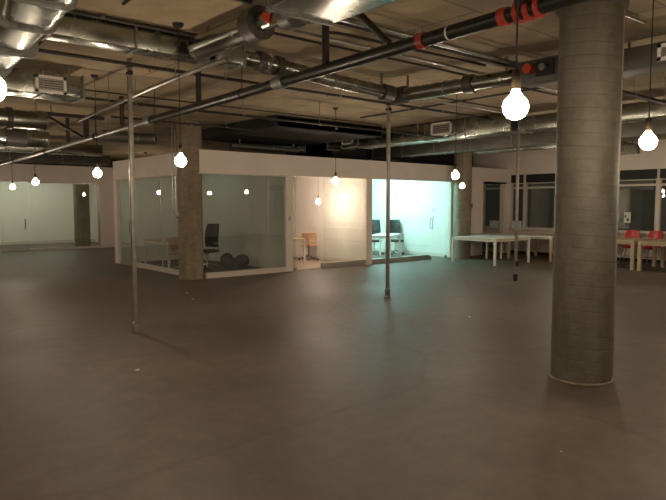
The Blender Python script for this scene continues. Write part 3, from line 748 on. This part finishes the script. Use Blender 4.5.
t4 = make_table(1.5, 1.65, .75, 'wood', 'wood', .085, .04); place(t4, 16.4, 5.9, 0, 'birch table at the right edge, front of the two wooden tables', 'birch tables')
t5 = make_table(1.4, 1.5, .75, 'wood', 'wood', .085, .04); place(t5, 16.5, 7.62, 0, 'birch table partly hidden behind the nearest column', 'birch tables')
# office desks
t6 = make_table(1.5, .7, .73, 'tabw', 'tabw', .045); place(t6, 13.65, 13.6, .56, 'white desk in the cool lit office', None, 'desk')
t7 = make_table(1.6, .8, .73, 'wood', 'tabw', .045); place(t7, 9.95, 14.2, PI/2, 'pale desk at the left of the warm lit office', None, 'desk')
t8 = make_table(1.5, .75, .73, 'wood', 'tabw', .045); place(t8, 7.15, 15.2, PI/2, 'desk with white legs behind the side glass of the dark corner office', None, 'desk')

def make_office_chair(name, upm, basem, high=True):
    t = thing(name, 'x', 'chair')
    L = lambda mb, nm, mt, par=t, sm=True: obj(nm, mb, mt, par, local=True, smooth=sm)
    L(MB().cbox((0, 0, .46), (.48, .46, .07), bevel=.03), 'seat', upm)
    # curved back
    W = .21 if high else .22; z0, z1 = (.55, 1.16) if high else (.54, .84)
    g = []
    for i in range(9):
        u = i/8; z = z0+(z1-z0)*u; row = []
        ww = W*(1-.18*u**3) * (.86+.14*math.sin(PI*min(1, u*1.6)/1.0*.5))
        for j in range(9):
            v = (j/8-.5)*2
            row.append((ww*v, .24+.09*u-.05*math.sin(PI*u)*.6-.07*v*v, z))
        g.append(row)
    L(MB().shell(g, .03), 'backrest', upm)
    L(MB().tube([(0, .05, .42), (0, .28, .44), (0, .31, .6), (0, .30, .75)], .018, 8), 'back_support', basem)
    if high:
        for s in (-1, 1):
            L(MB().tube(smoothpath([(s*.24, .08, .45), (s*.29, .08, .48), (s*.29, .1, .66), (s*.29, -.12, .67)]), .014, 8), 'armrest', basem)
    L(MB().cyl((0, 0, .1), (0, 0, .43), .026, seg=14).cyl((0, 0, .36), (0, 0, .44), .06, seg=14), 'gas_column', basem)
    m = MB()
    for k in range(5):
        a = 2*PI*k/5+.3
        m.tube([(0, 0, .13), (.17*math.cos(a), .17*math.sin(a), .1), (.3*math.cos(a), .3*math.sin(a), .07)], [.026, .02, .015], 8)
    L(m, 'star_base', basem)
    for k in range(5):
        a = 2*PI*k/5+.3; x, y = .3*math.cos(a), .3*math.sin(a)
        L(MB().cyl((x-.02*math.sin(a), y+.02*math.cos(a), .028), (x+.02*math.sin(a), y-.02*math.cos(a), .028), .028, seg=12), 'caster', 'blackp')
    return t
ch = make_office_chair('office_chair', 'black', 'chrome')
place(ch, 7.75, 14.22, -1.15, 'black high-back office chair behind the dark office glass', 'black office chairs')
ch2 = copy_tree(ch); place(ch2, 14.2, 14.65, -.75, 'black office chair at the left end of the white desk in the cool lit office', 'black office chairs')
ch3 = copy_tree(ch); place(ch3, 14.85, 14.28, -.6, 'black office chair behind the pole, second at the white desk in the cool lit office', 'black office chairs')
tc_ = make_office_chair('office_chair', 'tan', 'steel', False); place(tc_, 11.28, 14.45, 2.5, 'tan low-back swivel chair inside the warm lit office')
tc2 = copy_tree(tc_); place(tc2, 6.98, 14.05, .4, 'tan low-back swivel chair by the desk in the dark corner office')

def blob(name, label, cat, c, sc, mat, strap=True):
    t = thing(name, label, cat, (c[0], c[1], 0))
    m = MB(); m.ball((c[0], c[1], sc[2]), 1., sc, 24)
    rr = random.Random(int(c[0]*100))
    for v in m.bm.verts:
        k = 1+.16*math.sin(v.co.x*19+v.co.z*9)*math.cos(v.co.y*13+v.co.z*21)
        v.co.x = c[0]+(v.co.x-c[0])*k; v.co.y = c[1]+(v.co.y-c[1])*k; v.co.z = max(.008, v.co.z*(.94+.06*k))
    obj('bag_body', m, mat, t)
    obj('strap', MB().tube([(c[0]-sc[0]*.6, c[1], sc[2]*1.75), (c[0]-.05, c[1]-.03, sc[2]*1.98), (c[0]+sc[0]*.6, c[1], sc[2]*1.75)], .014, 8), 'blackp', t)
blob('duffel_bag', 'lumpy black bag on the floor beside the black chair in the dark office', 'bag', (8.08, 13.78), (.2, .19, .21), 'black')
blob('duffel_bag', 'lumpy black bag on the floor, right of the other bag in the dark office', 'bag', (8.54, 13.78), (.19, .19, .18), 'black')

# red shell chairs
def make_shell_chair():
    t = thing('shell_chair', 'x', 'chair')
    g = []
    for i in range(12):
        u = i/11
        if u < .5: a = u/.5; y = -.22+.38*a; z = .45-.03*math.sin(PI*a)
        else: a = (u-.5)/.5; y = .16+.13*a+.03*math.sin(PI*a*.5); z = .44+.49*a
        row = []; w = .22*(1-.25*max(0, (u-.72)/.28)**2)
        for j in range(11):
            v = (j/10-.5)*2
            row.append((w*v, y-.06*v*v*(u > .5)*min(1, (u-.5)*3) if u > .5 else y, z+.055*v*v*(1-max(0, u-.45)/.55)))
        g.append(row)
    obj('seat_shell', MB().shell(g, .012), 'redch', t, local=True)
    for sx in (-1, 1):
        for sy in (-1, 1):
            obj('leg', MB().cyl((sx*.12, sy*.1, .43), (sx*.22, sy*.22, 0), .013, .01, seg=10), 'wood', t, local=True)
    obj('seat_frame', MB().tube([(-.17, -.16, .2), (.17, .16, .2)], .005, 6).tube([(.17, -.16, .2), (-.17, .16, .2)], .005, 6), 'blackp', t, local=True)
    return t
s0 = make_shell_chair()
place(s0, 17.6, 7.78, -PI/2+.1, 'red shell chair behind the wooden tables, nearer to the large column', 'red shell chairs')
s1 = copy_tree(s0); place(s1, 17.6, 7.2, -PI/2-.1, 'red shell chair behind the wooden tables, nearer to the right edge', 'red shell chairs')
s2 = copy_tree(s0); place(s2, 17.58, 8.5, -PI/2, 'red shell chair whose seat shows under the table beside the large column', 'red shell chairs')
s3 = copy_tree(s0); place(s3, 17.6, 6.3, -PI/2, 'red shell chair just beyond the right edge of the picture', 'red shell chairs')

# boxes on the window ledge
for k, (ya, yb, lab) in enumerate(((12.86, 12.5, 'pale board box on the ledge left of the white post'), (12.4, 12.2, 'narrow pale board box on the ledge next to the white post'), (11.98, 11.64, 'pale blue board box on the window ledge right of the white post'))):
    z0_ = WZ0
    x1_ = 18.19 if k == 2 else 18.19
    t = thing('storage_box', lab, 'box', (18.1, (ya+yb)/2, z0_), 0, 'boxes on the window ledge')
    obj('box_body', MB().box((18.09, yb, z0_), (x1_, ya, z0_+.2), bevel=.003), 'box', t, smooth=False)
    obj('lid', MB().box((18.085, yb-.005, z0_+.2), (x1_, ya+.005, z0_+.25), bevel=.003), 'tabw', t, smooth=False)
struct('trim_4', MB().box((18.08, 12.42, WZ0-.05), (XW, 14, WZ0)), 'trim')
# heater under windows in the recess
t = thing('baseboard_heater', 'long low heater on the wall under the window behind the white tables', 'heater', (18.1, 13.2, .08))
obj('heater_body', MB().box((18.06, 12.6, .06), (18.2, 14.6, .26), bevel=.01), 'trim', t)
obj('grille', MB().box((18.055, 12.65, .2), (18.06, 14.55, .24)), 'slot', t, smooth=False)
# notice on the window
t = thing('paper_notice', 'small white notice fixed to the window right of the nearest column', 'sign', (18.18, 8.13, 1.2))
obj('sheet', MB().box((18.17, 8.03, 1.13), (18.182, 8.22, 1.44)), 'paper', t, smooth=False)
obj('printed_mark', MB().box((18.166, 8.08, 1.18), (18.17, 8.14, 1.26)).box((18.166, 8.16, 1.28), (18.17, 8.2, 1.36)), 'ink', t, smooth=False)
# switches
for (x, y, z, lab, par) in ((8.965, YO-.006, 1.32, 'small light switch on the white post between dark and warm offices', 0), (15.27, 13.0, 1.5, 'upper thermostat plate on the wall of the cool lit office', 1), (15.27, 13.02, 1.28, 'lower switch plate on the wall of the cool lit office', 1)):
    if par == 0:
        t = thing('light_switch', lab, 'switch', (x, y, z)); obj('plate', MB().box((x-.035, y-.006, z-.06), (x+.035, y+.006, z+.06), bevel=.003), 'alu', t); obj('rocker', MB().box((x-.012, y-.012, z-.03), (x+.012, y-.006, z+.03)), 'polest', t)
    else:
        t = thing('wall_plate', lab, 'switch', (x, y, z)); obj('plate', MB().box((x-.006, y-.05, z-.06), (x+.008, y+.05, z+.06), bevel=.003), 'white', t); obj('rocker', MB().box((x-.012, y-.015, z-.03), (x-.006, y+.015, z+.03)), 'polest', t)

# floor debris
for k, (x, y, s, lab) in enumerate(((2.40, 5.87, .022, 'white scrap of paper on the floor right of the foot of the left pole'), (5.02, 9.74, .022, 'white scrap on the floor in front of the corner column'),
                       (5.28, 10.49, .02, 'tiny white scrap on the floor nearer the corner column'), (7.32, 5.52, .02, 'tiny pale chip on the floor in the middle right'), (8.8, 9.3, .018, 'tiny white fleck on the floor before the warm lit office'),
                       (3.75, 2.06, .006, 'tiny white fleck on the floor in the near foreground'))):
    m = MB(); rr = random.Random(k); n = 9
    ring = [(x+s*(1+.5*rr.random())*math.cos(2*PI*i/n), y+s*(.6+.5*rr.random())*math.sin(2*PI*i/n), .0015+s*.15*rr.random()) for i in range(n)]
    top = [(x+(p[0]-x)*.6, y+(p[1]-y)*.6, p[2]+s*.2) for p in ring]
    m.loft([[(p[0], p[1], .0005) for p in ring], ring, top])
    tag(obj('paper_scrap', m, 'paper', origin=(x, y, 0)), lab, 'litter', 'bits of litter on the floor')

# ------------------------------------------------------------------ world, camera, view
w_ = bpy.data.worlds.new('night'); bpy.context.scene.world = w_; w_.use_nodes = True
bg = w_.node_tree.nodes['Background']; bg.inputs[0].default_value = (.018, .019, .015, 1); bg.inputs[1].default_value = .6

F = 612.; P = math.atan((250-205)/F); AZ = math.radians(49.75)
cam_d = bpy.data.cameras.new('camera'); cam = bpy.data.objects.new('camera', cam_d); COL.objects.link(cam)
cam_d.sensor_width = 36; cam_d.lens = F*36/666; cam_d.clip_start = .05; cam_d.clip_end = 200
cam.location = (0, 0, EYE)
d = Vector((math.cos(AZ)*math.cos(P), math.sin(AZ)*math.cos(P), -math.sin(P)))
cam.rotation_euler = d.to_track_quat('-Z', 'Y').to_euler()
sc = bpy.context.scene; sc.camera = cam
sc.view_settings.view_transform = 'Standard'; sc.view_settings.look = 'None'
sc.view_settings.gamma = 1; sc.view_settings.exposure = 0.74; sc.view_settings.use_curve_mapping = False
sc.cycles.max_bounces = 8; sc.cycles.transparent_max_bounces = 16; sc.cycles.sample_clamp_indirect = 4
sc.cycles.use_denoising = True
